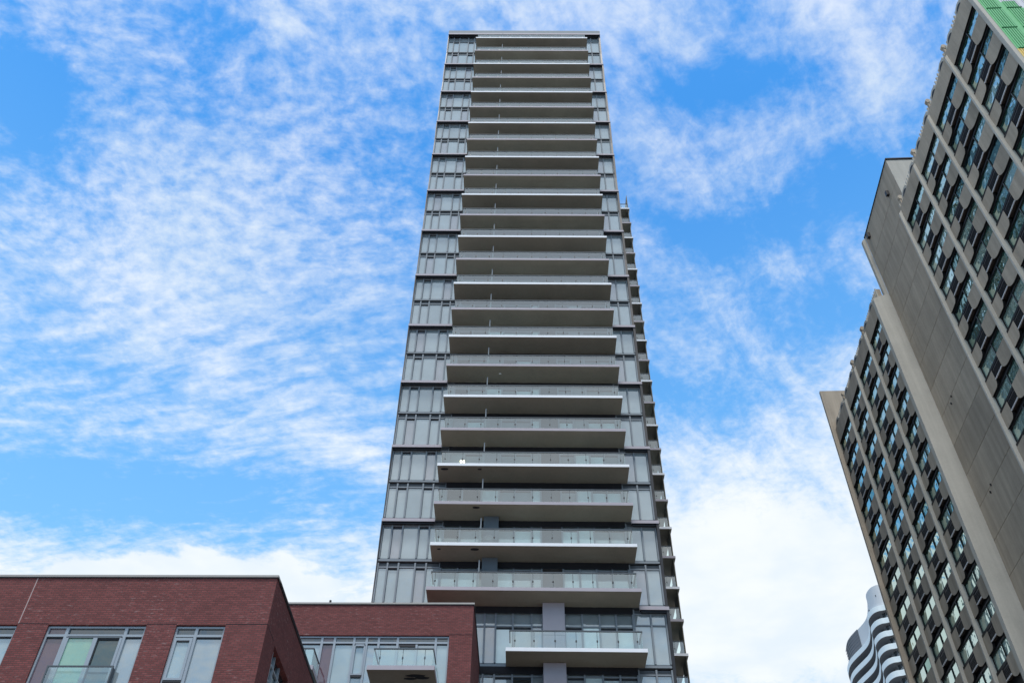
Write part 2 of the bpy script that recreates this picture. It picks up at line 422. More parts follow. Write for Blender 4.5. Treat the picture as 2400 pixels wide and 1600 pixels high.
LX = [-7.66, -7.1, -6.45, -5.47, -4.82, -4.0]
RX = [7.16, 8.11, 8.95]
B1 = [-3.95, -2.95, -1.75, -.62, .35, 1.41, 2.0]
B1L = [-3.95, -2.95, -2.2, -1.24, -.62, .35, 1.41, 2.0]
B2 = [3.27, 4.24, 5.22, 6.15, 7.1]
tops = [99.46] + Z
for k in range(len(Z)):
    z0, z1 = Z[k], tops[k]
    tall = k in (0, 24)
    tr = z0 + 2.55 if tall else None
    odd = k % 2 == 1
    if k <= 23: window_wall(LX, YF, z0, z1, [[0, 0, 1, 0, 0], [0, 3, 0, 0, 0], [0, 0, 0, 3, 0]][k % 3], tr, op=(1, 3))
    window_wall(RX, YF, z0, z1, [[0, 0], [0, 1], [3, 0]][k % 3], tr)
    # glazing behind the balcony
    zc1 = z1 - .02
    pat = [random.choice([0, 1, 4, 2, 0, 2, 3]) for _ in range(6)]
    if k >= 24: pat = [0, 0, 0, 3, 2, 0, 3] if k == 24 else [0, 0, 1, 0, 0, 4, 1]
    window_wall(B1L if k >= 24 else B1, YF, z0, zc1, pat, z0 + 2.42, louver=False, band=True, op=(1, 3, 4) if k < 24 else (4, 5))
    pat2 = [random.choice([0, 1, 2, 2, 0, 3, 1]) for _ in range(4)]
    if k == 24: pat2 = [0, 2, 3, 2]
    window_wall(B2, YF, z0, zc1, pat2, z0 + 2.42, louver=False, band=True, op=(0, 2, 3))
    hd = MB(TO)  # dark strip painted where the slab above shades the wall top
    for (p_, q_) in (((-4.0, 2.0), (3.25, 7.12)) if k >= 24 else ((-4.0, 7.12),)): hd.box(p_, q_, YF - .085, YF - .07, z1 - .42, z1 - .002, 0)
    hd.build('painted_soffit_shade', ['dark'], tower)
    # low pale panels in front of the glass of some lower doors
    if k >= 12 and k != 24:
        d = MB(TO)
        for x0, x1 in ((-3.75, -3.1), (-2.8, -1.9), (3.45, 4.1), (6.3, 7.0), (1.5, 1.95), (5.35, 6.0)):
            if random.random() < .6: d.box(x0, x1, YF + .0, YF + .02, z0 + .3, z0 + .3 + random.uniform(.5, 1.0), 0)
        if d.v: d.build("low_pane", ["g3"], tower)
    # clad column
    if k in (22, 23, 18): cx0, cx1 = -1.5, -.6
    else: cx0, cx1 = 2.02, 3.24
    if k >= 22:
        c = MB(TO); c.box(cx0, cx1, 47.18, YF - .09, z0 + .24, z1 - .02, 0)
        c.box(cx0 - .004, cx1 + .004, 47.172, YF - .1, z0 + 1.6, z0 + 1.62, 1)
        c.build("clad_column", ["mauve" if k >= 24 else "frame", "frame"], tower)  # two upper columns in darker frame grey; their shadow is put into the colour

# two-storey frames at both corners
mods = [(99.72, Z[1])] + [(Z[k], Z[k + 2]) for k in range(1, 22, 2)] + [(Z[23], Z[25])]
for (zt, zb) in mods:
    top = zt - .05; bot = zt - .27
    for (x0, x1, xw0, xw1, inner) in ((-7.76, -4.5, -7.76, -7.69, -7.69), (7.5, 9.16, 9.0, 9.16, 9.0)):
        if zt > 99: x1 = -3.4 if x0 < 0 else x1; x0 = x0 if x0 < 0 else 7.0
        if zt < 29 and x0 < 0: continue
        f = MB(TO)
        if zt < 99: f.box(x0, x1, 47.40, YF - .082, bot, top, 0, bottom=1)
        f.box(x0 + .08, x1 - .05, 47.50, YF - .09, bot - .10, bot - .002, 1)
        pts = [(47.43, bot - .004), (YF + .3, bot - .004), (YF + .3, zb - .04), (47.70, zb - .04), (47.66, (zb + bot) / 2 - .6)]
        f.prism(pts, 'x', xw0, xw1, 1)
        f.build("corner_frame", ["mauve", "black"], tower)


def make_balcony(x0, x1, y0, y1, edge, posts, screen=None, name="balcony"):
    """slab with a glass railing; built at slab-bottom height 0"""
    o = (TB[0], TB[1], 0)
    s = MB(o)
    s.box(x0, x1, y0, y1, 0.012, .22, 0, bottom=1)
    s.box(x0 + .012, x1 - .012, y0 + .012, y1, 0, .012, 1)
    p = s.build(name, [edge, "soffit"], tower)
    gx0, gx1, gy = x0 + .2, x1 - .2, y0 + .26
    gl = MB(o)
    xs = [gx0] + posts + [gx1]
    for a, c in zip(xs[:-1], xs[1:]):
        gl.box(a + .008, c - .008, gy, gy + .012, .25, 1.30)
    for gx in (gx0, gx1 - .012):
        gl.box(gx, gx + .012, gy + .05, y1 - .1, .25, 1.30)
    gl.build("glass_panel", ["rglass"], p)
    r = MB(o)
    r.box(gx0 - .03, gx1 + .03, gy - .03, gy + .05, 1.30, 1.37)
    for gx in (gx0 - .03, gx1 - .05): r.box(gx, gx + .08, gy + .05, y1 - .1, 1.30, 1.37)
    for px in posts:
        r.box(px - .014, px + .014, gy + .016, gy + .05, .22, 1.30)
        r.box(px - .04, px + .04, gy - .02, gy + .03, .70, .80, 1)
    r.build("handrail", ["rail", "black"], p)
    if screen is not None:
        q = MB(o); q.box(screen - .03, screen + .03, gy + .06, y1 - .02, .24, 2.15, 0)
        q.box(screen - .033, screen + .033, gy + .055, gy + .10, .22, 2.17, 1)
        q.build("privacy_screen", ["frost", "lightframe"], p)
    return p


PX = [-4.07, -2.96, -1.91, -.8, .33, 1.46, 2.6, 3.72, 4.84, 5.96, 7.02]
protos = {}
for par, edge in ((0, "white"), (1, "mauve")):
    protos[par] = make_balcony(-4.5, 7.5, 46.0, YF - .09, edge, PX, -1.62)
used = set()
for k in range(24):
    p = protos[k % 2]
    if k % 2 in used: p = copy_tree(p, tower)
    used.add(k % 2); p.location = (0, 0, Z[k] + EYE)
p = make_balcony(0, 7.52, 46.0, YF - .09, "white", [.48, 1.51, 2.64, 3.77, 4.9, 6.02, 7.05]); p.location = (0, 0, Z[24] + EYE)
# balconies on the far right flank
SP = {}
for par, edge in ((0, "white"), (1, "mauve")):
    SP[par] = make_balcony(8.6, 13.53, 66.4, 72.4, edge, [12.6], None, "side_balcony")
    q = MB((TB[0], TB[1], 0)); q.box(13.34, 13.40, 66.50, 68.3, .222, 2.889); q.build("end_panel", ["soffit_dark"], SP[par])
used = set()
for n in range(22):
    p = SP[n % 2]
    if n % 2 in used: p = copy_tree(p, tower)
    used.add(n % 2); p.location = (0, 0, 93.2 - 2.89 * n + EYE)
for (x, y, z, rr) in ((-1.92, 46.35, Z[22], .17), (-4.0, 46.35, Z[22], .07), (-4.05, 46.3, Z[20], .16), (-1.85, 46.3, Z[20], .09), (-1.95, 46.3, Z[21], .15), (-.77, 46.72, Z[17], .06)):
    q = MB(TO); q.prism([(x + rr * 1.4 * math.cos(a * math.pi / 6), y + rr * .5 * math.sin(a * math.pi / 6)) for a in range(12)], 'z', z - .05, z - .001)
    q.build("soffit_vent", ["dark" if rr > .06 else "white"], tower)
# lamp on one balcony wall (lit)
em, t, bs = new_mat("lamp_glow"); bs.inputs["Emission Color"].default_value = (1, .82, .5, 1); bs.inputs["Emission Strength"].default_value = 3.0
l = MB(TO)
for dx_ in (-.09, .09):
    l.prism([(-3.05 - .82 + .8 + dx_ + .07 * math.cos(a * math.pi / 4), 38.72 + .09 * math.sin(a * math.pi / 4)) for a in range(8)], 'y', 47.48, 47.62)
l.build("wall_lamp", [em], tower)

# ================================================================== red brick building
BB = (-12.0, 45.0)
brk = frame("brick_building", 1.8, BB[0], BB[1], "dark red brick low-rise with grey framed windows in front of the glass tower", "building")
BO = (BB[0], BB[1], -EYE)
S18, C18 = math.sin(math.radians(1.8)), math.cos(math.radians(1.8))
LS = 31.0 / 38.7
def lx(x): return (x - 38.7 * S18) / C18 * LS
def lz(z): return z * LS
def rx(x): return (x - 41.2 * S18) / C18
YL, YR = 31.0, 41.2


def wall_open(mb, axis, c, a0, a1, z0, z1, ops, depth, k=0):
    """a wall face in the plane axis=c with openings (a0,a1,z0,z1) and their reveals of the given depth (signed)"""
    A = sorted({a0, a1} | {v for o in ops for v in o[:2] if a0 < v < a1}); Zs = sorted({z0, z1} | {v for o in ops for v in o[2:] if z0 < v < z1})
    P = (lambda a, z, d=0: (a, c + d, z)) if axis == 'y' else (lambda a, z, d=0: (c + d, a, z))
    for i in range(len(A) - 1):
        for j in range(len(Zs) - 1):
            am, zm = (A[i] + A[i + 1]) / 2, (Zs[j] + Zs[j + 1]) / 2
            if any(o[0] < am < o[1] and o[2] < zm < o[3] for o in ops): continue
            mb.quad(P(A[i], Zs[j]), P(A[i + 1], Zs[j]), P(A[i + 1], Zs[j + 1]), P(A[i], Zs[j + 1]), k)
    for (p, q, lo, hi) in ops:
        mb.quad(P(p, lo), P(p, hi), P(p, hi, depth), P(p, lo, depth), k); mb.quad(P(q, lo), P(q, hi), P(q, hi, depth), P(q, lo, depth), k)
        mb.quad(P(p, hi), P(q, hi), P(q, hi, depth), P(p, hi, depth), k); mb.quad(P(p, lo), P(q, lo), P(q, lo, depth), P(p, lo, depth), k)


zrL, zrR = lz(24.5), 24.58
hdL, hdR = lz(22.02), 22.93
sillL = lz(22.02) - 4.6
W0 = (lx(-27.6), lx(-22.45), sillL, hdL); W1 = (lx(-21.02), lx(-16.47), sillL, hdL); W2 = (lx(-15.1), lx(-12.83), lz(19.15), hdL)
xc = lx(-10.93)
SW = (32.45, 35.25, lz(22.0) - 4.4, lz(22.0))
w = MB(BO)
wall_open(w, 'y', YL, -34, xc, -1.6, zrL, [W0, W1, W2], .16)
wall_open(w, 'x', xc, YL, YR, -1.6, zrL, [SW], -.25)
w.quad((-34, YL, zrL), (xc, YL, zrL), (xc, YR, zrL), (-34, YR, zrL))
w.build("front_wall", ["brick"], brk)
RW = (rx(-16.0), rx(-2.74), 18.0, hdR)
xr = rx(-1.63)
w = MB(BO)
wall_open(w, 'y', YR, -34, xr, -1.6, zrR, [RW], .18)
wall_open(w, 'x', xr, YR, 47.6, -1.6, zrR, [], -.2)
w.quad((-34, YR, zrR), (xr, YR, zrR), (xr, 47.6, zrR), (-34, 47.6, zrR))
w.build("rear_wall", ["brick"], brk)
w = MB(BO); w.box(-13.5, -12.6, 46.0, 46.3, 24.6, 25.1); w.build("roof_vent", ["louvre"], brk)
# soldier course joint lines
w = MB(BO)
for (p, q) in ((-34, W0[0]), (W0[1], W1[0]), (W1[1], W2[0]), (W2[1], xc + .003)): w.box(p, q, YL - .004, YL + .02, hdL + .02, hdL + .05)
w.box(xc - .02, xc + .004, YL, SW[0] - .2, lz(22.05), lz(22.05) + .03)
w.box(rx(-2.74), xr + .003, YR - .004, YR + .02, hdR + .02, hdR + .05)
w.build("brick_course_joint", ["dark"], brk)
w = MB(BO); w.box(lx(-22.46), lx(-22.41), YL - .006, YL + .02, hdL + .05, zrL)
w.build("movement_joint", ["joint"], brk)
for (nm, a0, a1, y, z) in (("front_coping", -34, xc + .04, YL, zrL), ("rear_coping", -34, xr + .04, YR, zrR)):
    w = MB(BO); w.box(a0, a1, y - .05, y + .35, z + .002, z + .09, 0)
    w.box(a0, a1 - .006, y - .03, y + .3, z - .035, z + .002, 1)
    if nm == "front_coping":
        w.box(xc - .3, xc + .045, YL + .351, YR - .01, z + .002, z + .09, 1); w.box(xc - .2, xc + .03, YL + .351, YR - .01, z - .05, z + .002, 1)
    else:
        w.box(xr - .3, xr + .04, YR + .351, 47.5, z + .002, z + .09, 1)
    w.build(nm, ["stone", "black"], brk)
w = MB(BO); w.prism([(rx(-9.24) + .09 * math.cos(a * math.pi / 5), 43.2 + .09 * math.sin(a * math.pi / 5)) for a in range(10)], 'z', 24.58, 25.75)
w.prism([(rx(-9.24) + .06 * math.cos(a * math.pi / 5), 43.2 + .06 * math.sin(a * math.pi / 5)) for a in range(10)], 'z', 25.75, 26.0)
w.build("vent_pipe", ["black"], brk)


def win(name, y, x0, x1, z0, z1, muls, transom, panes, toprow=None, extra=None):
    """framed window unit in the plane y: muls = mullion centres; panes = material index per light; toprow = dark lights above the transom"""
    f = MB(BO); gl = MB(BO)
    fw = .07
    f.box(x0, x1, y - .02, y + .1, z1 - fw, z1, 0); f.box(x0, x0 + fw, y - .02, y + .1, z0, z1 - fw, 0); f.box(x1 - fw, x1, y - .02, y + .1, z0, z1 - fw, 0)
    for m_ in muls: f.box(m_ - .055, m_ + .055, y - .03, y + .1, z0, z1 - fw, 0)
    xs = [x0 + .02] + list(muls) + [x1 - .02]
    for i in range(len(xs) - 1):
        a, c = xs[i] + .05, xs[i + 1] - .05
        f.box(a, c, y - .025, y + .1, transom - .045, transom + .045, 0)
        f.box(a, c, y + .03, y + .1, transom - .10, transom - .046, 1)
        d = [.05 + .003 * rnd() for _ in range(4)]
        gl.add([(a, y + d[0], z0), (c, y + d[1], z0), (c, y + d[2], transom - .1), (a, y + d[3], transom - .1)], [(0, 1, 2, 3)], [panes[i]])
        gl.quad((a, y + .05, transom + .045), (c, y + .05, transom + .045), (c, y + .05, z1 - fw), (a, y + .05, z1 - fw), toprow[i] if toprow else 4)
    if extra: extra(f, gl)
    p = f.build(name, ["bframe", "black", "frame"], brk)
    gl.build("glass", ["bgrey", "g1", "bmauve", "bgreen", "gd", "bdark", "g3"], p, recalc=False)
    return p


YW = YL + .10
trL = lz(21.53)
win("window", YW, W0[0], W0[1], W0[2], hdL - .03, [lx(-24.3)], trL, [1, 0])


def slider(f, gl):
    a, c, m_, zt = lx(-19.95), lx(-17.48), lx(-18.62), lz(21.40)
    f.box(a - .04, a + .05, YW - .05, YW + .02, W1[2], zt, 0); f.box(c - .05, c + .04, YW - .05, YW + .02, W1[2], zt, 0); f.box(a, c, YW - .05, YW + .02, zt, zt + .08, 2)
    f.box(m_ - .10, m_ + .05, YW - .05, YW + .02, W1[2], zt, 0); f.box(m_ + .05, m_ + .09, YW + .0, YW + .03, W1[2], zt, 1)
    f.box(m_ + .09, c - .05, YW + .0, YW + .03, zt - .07, zt, 1)
    gl.quad((a + .05, YW + .0, W1[2]), (m_ - .1, YW + .002, W1[2]), (m_ - .1, YW + .0, zt), (a + .05, YW + .001, zt), 3)
    gl.quad((m_ + .09, YW + .03, W1[2]), (c - .05, YW + .03, W1[2]), (c - .05, YW + .03, zt - .07), (m_ + .09, YW + .03, zt - .07), 5)


pw = win("door_window", YW, W1[0], W1[1], W1[2], hdL - .03, [lx(-20.08), lx(-17.37)], trL, [2, 1, 1], [2, 4, 4], slider)
j = MB(BO); ja, jc, jz = lx(-20.2), lx(-17.3), lz(19.93)
j.box(ja, jc, YL - .12, YL - .108, jz - 1.15, jz - .04, 0)
j.box(ja - .02, jc + .02, YL - .14, YL - .08, jz - .04, jz + .01, 1); j.box(jc - .03, jc + .02, YL - .14, YL + .1, jz - 1.2, jz - .04, 1); j.box(ja - .02, ja + .03, YL - .14, YL + .1, jz - 1.2, jz - .04, 1)
j.build("juliet_railing", ["rglass", "rail"], pw)


def casement(f, gl):
    a, c, zt, zb = lx(-15.02), lx(-14.2), trL - .1, lz(19.40)
    for (p, q, r_, s_) in ((a, a + .09, zb, zt), (c - .09, c, zb, zt), (a + .09, c - .09, zt - .1, zt), (a + .09, c - .09, zb, zb + .08)):
        f.box(p, q, YW - .06, YW + .02, r_, s_, 0)
    f.box(a + .12, c - .12, YW - .055, YW + .01, zt - .14, zt - .1, 1); f.box(a, c, YW - .05, YW + .0, zb - .09, zb - .01, 1)
    gl.quad((a + .09, YW, zb), (c - .09, YW, zb), (c - .09, YW, zt - .14), (a + .09, YW, zt - .14), 0)


win("window", YW, W2[0], W2[1], W2[2], hdL - .03, [lx(-14.13)], trL, [0, 1], None, casement)
# deep window in the flank wall
f = MB(BO); xx = xc - .22
f.box(xx - .02, xx, SW[0], SW[1], SW[2], SW[3], 1)
for y in (32.9, 33.35, 34.2): f.box(xx, xx + .08, y, y + .07, SW[2], SW[3], 0)
for z in (SW[3] - .5, SW[3] - 1.1): f.box(xx, xx + .07, SW[0], SW[1], z, z + .06, 0)
f.build("side_window", ["bframe", "gd"], brk)

YQ = YR + .10
trR = 22.58
def rear(f, gl):
    a, c = rx(-7.25), rx(-6.72); zt = trR - .1
    for (p, q, r_, s_) in ((a, a + .07, 20.98, zt), (c - .07, c, 20.98, zt), (a, c, zt - .09, zt), (a, c, 20.93, 21.0)):
        f.box(p, q, YQ - .06, YQ + .02, r_, s_, 0)
    f.box(a, c, YQ - .05, YQ, 20.84, 20.93, 1)
    p, q, zt = rx(-5.1), rx(-3.45), trR - .05
    f.box(p, (p + q) / 2, YQ - .02, YQ + .03, zt - .14, zt - .05, 1)
    f.box((p + q) / 2 - .05, (p + q) / 2 + .05, YQ - .05, YQ + .03, 18, zt - .05, 0)


win("window", YQ, RW[0], RW[1], RW[2], hdR - .03, [rx(v) for v in (-14.2, -12.6, -10.6, -8.84, -8.23, -7.29, -6.69, -6.11, -5.2, -3.37)], trR, [0, 1, 0, 0, 2, 0, 0, 1, 1, 1, 0], [4, 4, 4, 4, 2, 4, 4, 4, 4, 4, 4], rear)


def brick_balcony(x0, x1, rp, stain):
    s = MB(BO); s.box(x0, x1, 39.6, YR - .002, 20.35, 20.56, 0, bottom=1)
    p = s.build("balcony", ["mauve", "soffit"], brk)
    gl = MB(BO); xs = [x0 + .22] + rp + [x1 - .12]
    for a, c in zip(xs[:-1], xs[1:]): gl.box(a + .008, c - .008, 39.72, 39.732, 20.6, 21.40)
    for gx in (x0 + .22, x1 - .132): gl.box(gx, gx + .012, 39.75, YR - .05, 20.6, 21.40)
    gl.build("glass_panel", ["rglass"], p)
    r = MB(BO); r.box(x0 + .2, x1 - .1, 39.69, 39.76, 21.40, 21.45)
    for gx in (x0 + .2, x1 - .16): r.box(gx, gx + .06, 39.76, YR - .05, 21.40, 21.45)
    for px in rp: r.box(px - .012, px + .012, 39.735, 39.76, 20.56, 21.40); r.box(px - .035, px + .035, 39.70, 39.74, 20.93, 21.03)
    r.build("handrail", ["rail"], p)
    if stain:
        q = MB(BO)
        for (cx, cy, r1, r2) in ((rx(-4.05), 40.15, .42, .13), (rx(-3.75), 40.35, .30, .12), (rx(-4.3), 40.42, .28, .10)):
            q.prism([(cx + r1 * math.cos(a * math.pi / 8) * (1 + .2 * math.sin(3 * a)), cy + r2 * math.sin(a * math.pi / 8)) for a in range(16)], 'z', 20.338 - .003 * len(q.f) / 18, 20.349)
        q.build("damp_stain", ["dark"], p)
    return p


brick_balcony(rx(-6.21), rx(-3.15), [rx(v) for v in (-5.69, -4.65, -3.64)], True)
brick_balcony(rx(-11.9), rx(-8.65), [rx(-10.9), rx(-9.9), rx(-9.15)], False)

# covered grill on a low balcony
gr = bpy.data.objects.new("covered_grill", None); COL.objects.link(gr)
a1 = math.radians(1.0)
gx, gy = -1.16 - 46.95 * 0 , 46.95
gr.location = (gx, gy, Z[22] + .22 + EYE)
tag(gr, "grey dome-topped object standing behind the glass railing of a low tower balcony", "grill")
q = MB()
prof = [(.30, .0), (.30, .62), (.42, .64), (.44, .80), (.36, .98), (.22, 1.08), (.0, 1.11)]
n = 14
for (r0, z0), (r1, z1) in zip(prof[:-1], prof[1:]):
    for i in range(n):
        a, c = 2 * math.pi * i / n, 2 * math.pi * (i + 1) / n
        q.quad((r0 * math.cos(a), r0 * .55 * math.sin(a), z0), (r0 * math.cos(c), r0 * .55 * math.sin(c), z0), (r1 * math.cos(c), r1 * .55 * math.sin(c), z1), (r1 * math.cos(a), r1 * .55 * math.sin(a), z1))
q.build("cover", [plain("grey_cover", (.20, .20, .22), .8)], gr, True)

# ================================================================== concrete slab hotel, right
HB = (36.0, 50.0)
hot = frame("concrete_slab_block", 3.3, HB[0], HB[1], "brown concrete high-rise at right with vertical fins and rows of teal windows", "high-rise")
HO = (HB[0], HB[1], -EYE)
PF, PW, PG, PP = 28.0, 28.25, 28.44, 29.5
FH, FZ = 2.686, 60.30
UE = 72.0
RT = 62.1
# setting behind the glass, roofs
w = MB(HO)
w.box(PG + .12, 45, 27.5, 45.2, -1.6, RT); w.box(PG + .12, 45, 54.9, UE, -1.6, RT); w.box(PP + .14, 45, 45.2, 54.9, -1.6, RT)
w.build("core_wall", ["bronze"], hot)
for (u0, u1) in ((27.5, 45.2), (54.7, UE)):
    w = MB(HO); w.box(PW, PG + .118, u0, u1, FZ, RT, 0, bottom=1)  # fascia underside darkened to bronze in place of shade
    w.build("parapet_fascia", ["conc", "bronze"], hot)
# roof screen: ribbed panels with half-round ends standing back from the edge
for (u0, u1) in ((27.3, 45.6), (54.6, UE)):
    w = MB(HO)
    w.box(28.66, 29.0, u0, u1, RT, 63.15, 0)
    u = u0
    while u < u1:
        w.box(28.56, 28.66, u, u + .13, RT, 63.22, 1); u += .31
    u = u0 + .9; i = 0
    while u < u1 - 1.2:
        pts = [(u + .7 + .72 * math.cos(a * math.pi / 8), RT + .85 * math.sin(a * math.pi / 8)) for a in range(9)]
        w.prism(pts, 'x', 28.40, 28.55, 1)
        pts = [(u + .7 + .50 * math.cos(a * math.pi / 8), RT + .05 + .55 * math.sin(a * math.pi / 8)) for a in range(9)]
        w.prism(pts, 'x', 28.385, 28.399, 2)
        if i % 2 == 1:                                                 # concrete stub with a rounded end
            w.prism([(28.55 + .2 * math.cos(a * math.pi / 5), 63.3 + .28 * math.sin(a * math.pi / 5)) for a in range(10)], 'y', u + 1.72, u + 2.0, 0)
            w.box(28.42, 28.7, u + 1.76, u + 1.96, RT, 63.2, 0)
        u += 2.15; i += 1
    w.build("roof_screen", ["conc", "finc", "bronze"], hot)

# fins
FINS = [32.0, 36.7, 40.85, 45.25, 58.45, 62.8, 67.1]
for u in FINS:
    w = MB(HO)
    w.prism([(PF, -1.6), (PG, -1.6), (PG, 62.15), (PF + .2, 61.8), (PF, 61.45)], 'y', u, u + .16)
    w.build("fin", ["finc"], hot)
# deep pier beside the blank panel, end slab, stair block
w = MB(HO)
w.prism([(PF, -1.6), (PP + .1, -1.6), (PP + .1, 62.3), (PF + .6, 62.0), (PF, 61.7)], 'y', 54.4, 54.85); w.build("pier", ["finc"], hot)
w = MB(HO)
w.box(27.88, 37, UE, UE + .3, -1.6, 67.4); w.build("end_slab", ["conc"], hot)
w = MB(HO)
w.box(PP + .14, 41, 46.05, 54.42, 62.9, 70.25, 0)
zz = 70.2; first = True
jz = [67.1 - 2.75 * k for k in range(26)]; panels = []
prev = 70.25
for z in jz:
    pn = MB(HO); pn.box(PP, PP + .139, 46.05 if prev > 62 else 45.3, 54.4, z + .035, prev, 0); panels.append(pn)
    prev = z
    if z < 0: break
w.box(PP, 41, 46.02, 46.049, 62.95, 70.25, 1)  # near side in paler fin concrete, brighter light put into the colour
w.box(PP - .06, PP + .2, 46.0, 54.5, 70.252, 70.36, 2)
w.box(PP, 41, 45.95, 46.4, 70.361, 70.5, 2)
w.prism([(PP - .36, 30), (PP, 30), (PP, 70.2), (PP - .36, 69.8)], 'y', 54.42, 54.75, 1)
blk = w.build("stair_block", ["conc", "finc", "bronze"], hot)
for pn in panels: pn.build("wall_panel", ["conc"], blk)
for (u, z, a, c, d) in ((47.66, 67.55, .3, .55, .25), (53.3, 69.05, .35, .6, .25), (51.8, 47.65, .06, .16, .1), (51.78, 39.5, .06, .16, .1), (52.2, 47.3, .06, .16, .1), (52.2, 39.2, .06, .16, .1)):
    w = MB(HO); w.box(PP - d, PP - .001, u, u + a, z, z + c); w.build("wall_bracket", ["black"], blk)
w = MB(HO); w.box(38, 40.5, 47.5, 50.5, 70.25, 73.2); w.box(37.9, 40.6, 47.4, 50.6, 73.2, 73.4)
w.build("roof_plant_room", ["bronze"], hot)

# end wall with painted, ribbed panels
w = MB(HO)
w.box(PF, 45, 27.2, 27.5, -1.6, 63.4, 0)
w.build("end_wall", ["finc"], hot)
w = MB(HO)
def paint(p, z):
    if z < 52.87: return 4, 5
    if p > 29.65 and z > 59.75 - 1.16 * (p - 29.65): return 2, 3
    return 0, 1
zj = [63.4, 61.15, 58.45, 55.72, 53.0, 50.3, 47.6]
for a in range(len(zj) - 1):
    z1, z0 = zj[a] - .10, zj[a + 1] + .10
    p = PF + .28
    while p < 40:
        # painted ground in short lengths so that the colour edges follow the panels
        for (s0, s1) in [(p, p + .5), (p + .5, p + 1.0), (p + 1.0, p + 1.28)]:
            for q in range(3):
                za = zj[a + 1] + (zj[a] - zj[a + 1]) * q / 3; zb = zj[a + 1] + (zj[a] - zj[a + 1]) * (q + 1) / 3
                w.box(s0, s1, 27.17, 27.2, za, zb, paint((s0 + s1) / 2, (za + zb) / 2)[0])
        # flat margin carries no ribs
        r = p + .12
        while r < p + .98:
            for q in range(3):
                za = z0 + (z1 - z0) * q / 3; zb = z0 + (z1 - z0) * (q + 1) / 3
                c0, c1 = paint(r, (za + zb) / 2)
                w.box(r, r + .075, 27.12, 27.169, za, zb, c0)
                w.box(r + .08, r + .15, 27.155, 27.168, za, zb, c1)
            r += .155
        c0, c1 = paint(p + .5, zj[a + 1] + .05)
        w.box(p + .08, p + 1.02, 27.10, 27.168, zj[a + 1] + .02, zj[a + 1] + .06, c1)
        p += 1.28
w.build("painted_panel", ["paintg", "paintd", "paintw", "paintx", "painty", plain("ochre_groove", (.5, .33, .08), .7)], hot)


# one bay of one storey; v runs from the near fin (0) to the far fin (1 = 4.3 m); z from the spandrel's lower edge
def arc(cx, cz, rx_, rz_, a0, a1, n=7):
    return [(cx + rx_ * math.cos(math.radians(a0 + (a1 - a0) * i / n)), cz + rz_ * math.sin(math.radians(a0 + (a1 - a0) * i / n))) for i in range(n + 1)]


def proto_spandrel():
    s = MB()
    B = [(0, 0), (.95, 0)] + arc(.95, .55, .90, .55, -80, -12) + [(1.84, .45), (1.84, 1.48), (0, 1.48)]
    A = [(4.3, 0), (4.3, 1.22), (3.08, 1.22), (3.08, .44)] + arc(3.40, .40, .32, .40, 190, 262) + [(3.44, 0)]
    for P_ in (B, A):
        s.prism(P_, 'x', PW - HB[0], PG - HB[0] - .002, 1, 0)  # edges and undersides coloured dark bronze to stand in for shade
    # sill under the window
    s.box(PW - HB[0] + .03, PG - HB[0] - .003, 1.85, 4.3, 1.24, 1.46, 1)
    return s.build("spandrel_panel", ["conc", "bronze"], hot)


def proto_grille():
    s = MB()
    s.box(PW - HB[0] + .05, PG - HB[0] + .1, 1.86, 3.06, .48, 1.20, 0)
    for i in range(5): s.box(PW - HB[0] + .02, PW - HB[0] + .049, 1.88, 3.04, .54 + i * .12, .59 + i * .12, 2)
    s.box(PW - HB[0] - .02, PW - HB[0] + .05, 1.86, 3.06, .43, .478, 1)
    return s.build("air_grille", ["acbox", "white", "bronze"], hot)


def proto_window(k1, k2):
    s = MB()
    y = PG - HB[0]
    s.box(y - .08, y + .1, .1, 4.3, 2.56, 2.68, 0); s.box(y - .05, y + .1, .1, 4.3, 1.482, 1.55, 0)
    for v in (.08, 2.02, 4.22): s.box(y - .06, y + .1, v, v + .08, 1.55, 2.60, 0)
    s.box(y - .075, y - .06, 2.04, 2.06, 1.55, 2.60, 1)
    w_ = s.build("window", ["bronze", "lightframe"], hot)
    q = MB()
    for (a, c, k) in ((.16, 2.02, k1), (2.10, 4.22, k2)):
        d = [.012 * rnd() for _ in range(4)]
        q.add([(y + d[0], a, 1.55), (y + d[1], c, 1.55), (y + d[2], c, 2.61), (y + d[3], a, 2.61)], [(3, 2, 1, 0)], [k])
    q.build("glass", ["hg1", "hg2", "hg3"], w_, recalc=False)
    return w_


BAYS = [(27.5, 32.0), (32.16, 36.7), (36.86, 40.85), (41.01, 45.25), (54.85, 58.45), (58.61, 62.8), (62.96, 67.1), (67.26, UE)]
R3 = math.radians(3.3)
def on_screen(p, u, z):
    X = p * math.cos(R3) + u * math.sin(R3); Y = -p * math.sin(R3) + u * math.cos(R3)
    cx = AX[0] * X + AX[1] * Y + AX[2] * z; cy = AY[0] * X + AY[1] * Y + AY[2] * z; cz = -(AZ[0] * X + AZ[1] * Y + AZ[2] * z)
    return 1200 + 2200 * cx / cz, 800 - 2200 * cy / cz
cells_ = []
for (u0, u1) in BAYS:
    for k in range(0, 19):
        z = FZ - FH * (k + 1)
        px, py = on_screen(28.4, (u0 + u1) / 2, z + 1.5)
        if -40 < py < 1640 and px < 2450: cells_.append((u0, u1, k))
sp0, gr0 = proto_spandrel(), proto_grille()
wps = [proto_window(a, c) for a, c in ((0, 0), (0, 1), (1, 0), (2, 0), (0, 2), (1, 1), (2, 1))]
first = {}
def place(proto, u0, u1, z, key):
    o = proto if key not in first else copy_tree(proto, hot)
    first[key] = 1
    wdt = (u1 - u0) / 4.3
    st = u0
    o.location = (0, st - HB[1], z + EYE); o.scale = (1, wdt, 1)
    return o
lowcells = []
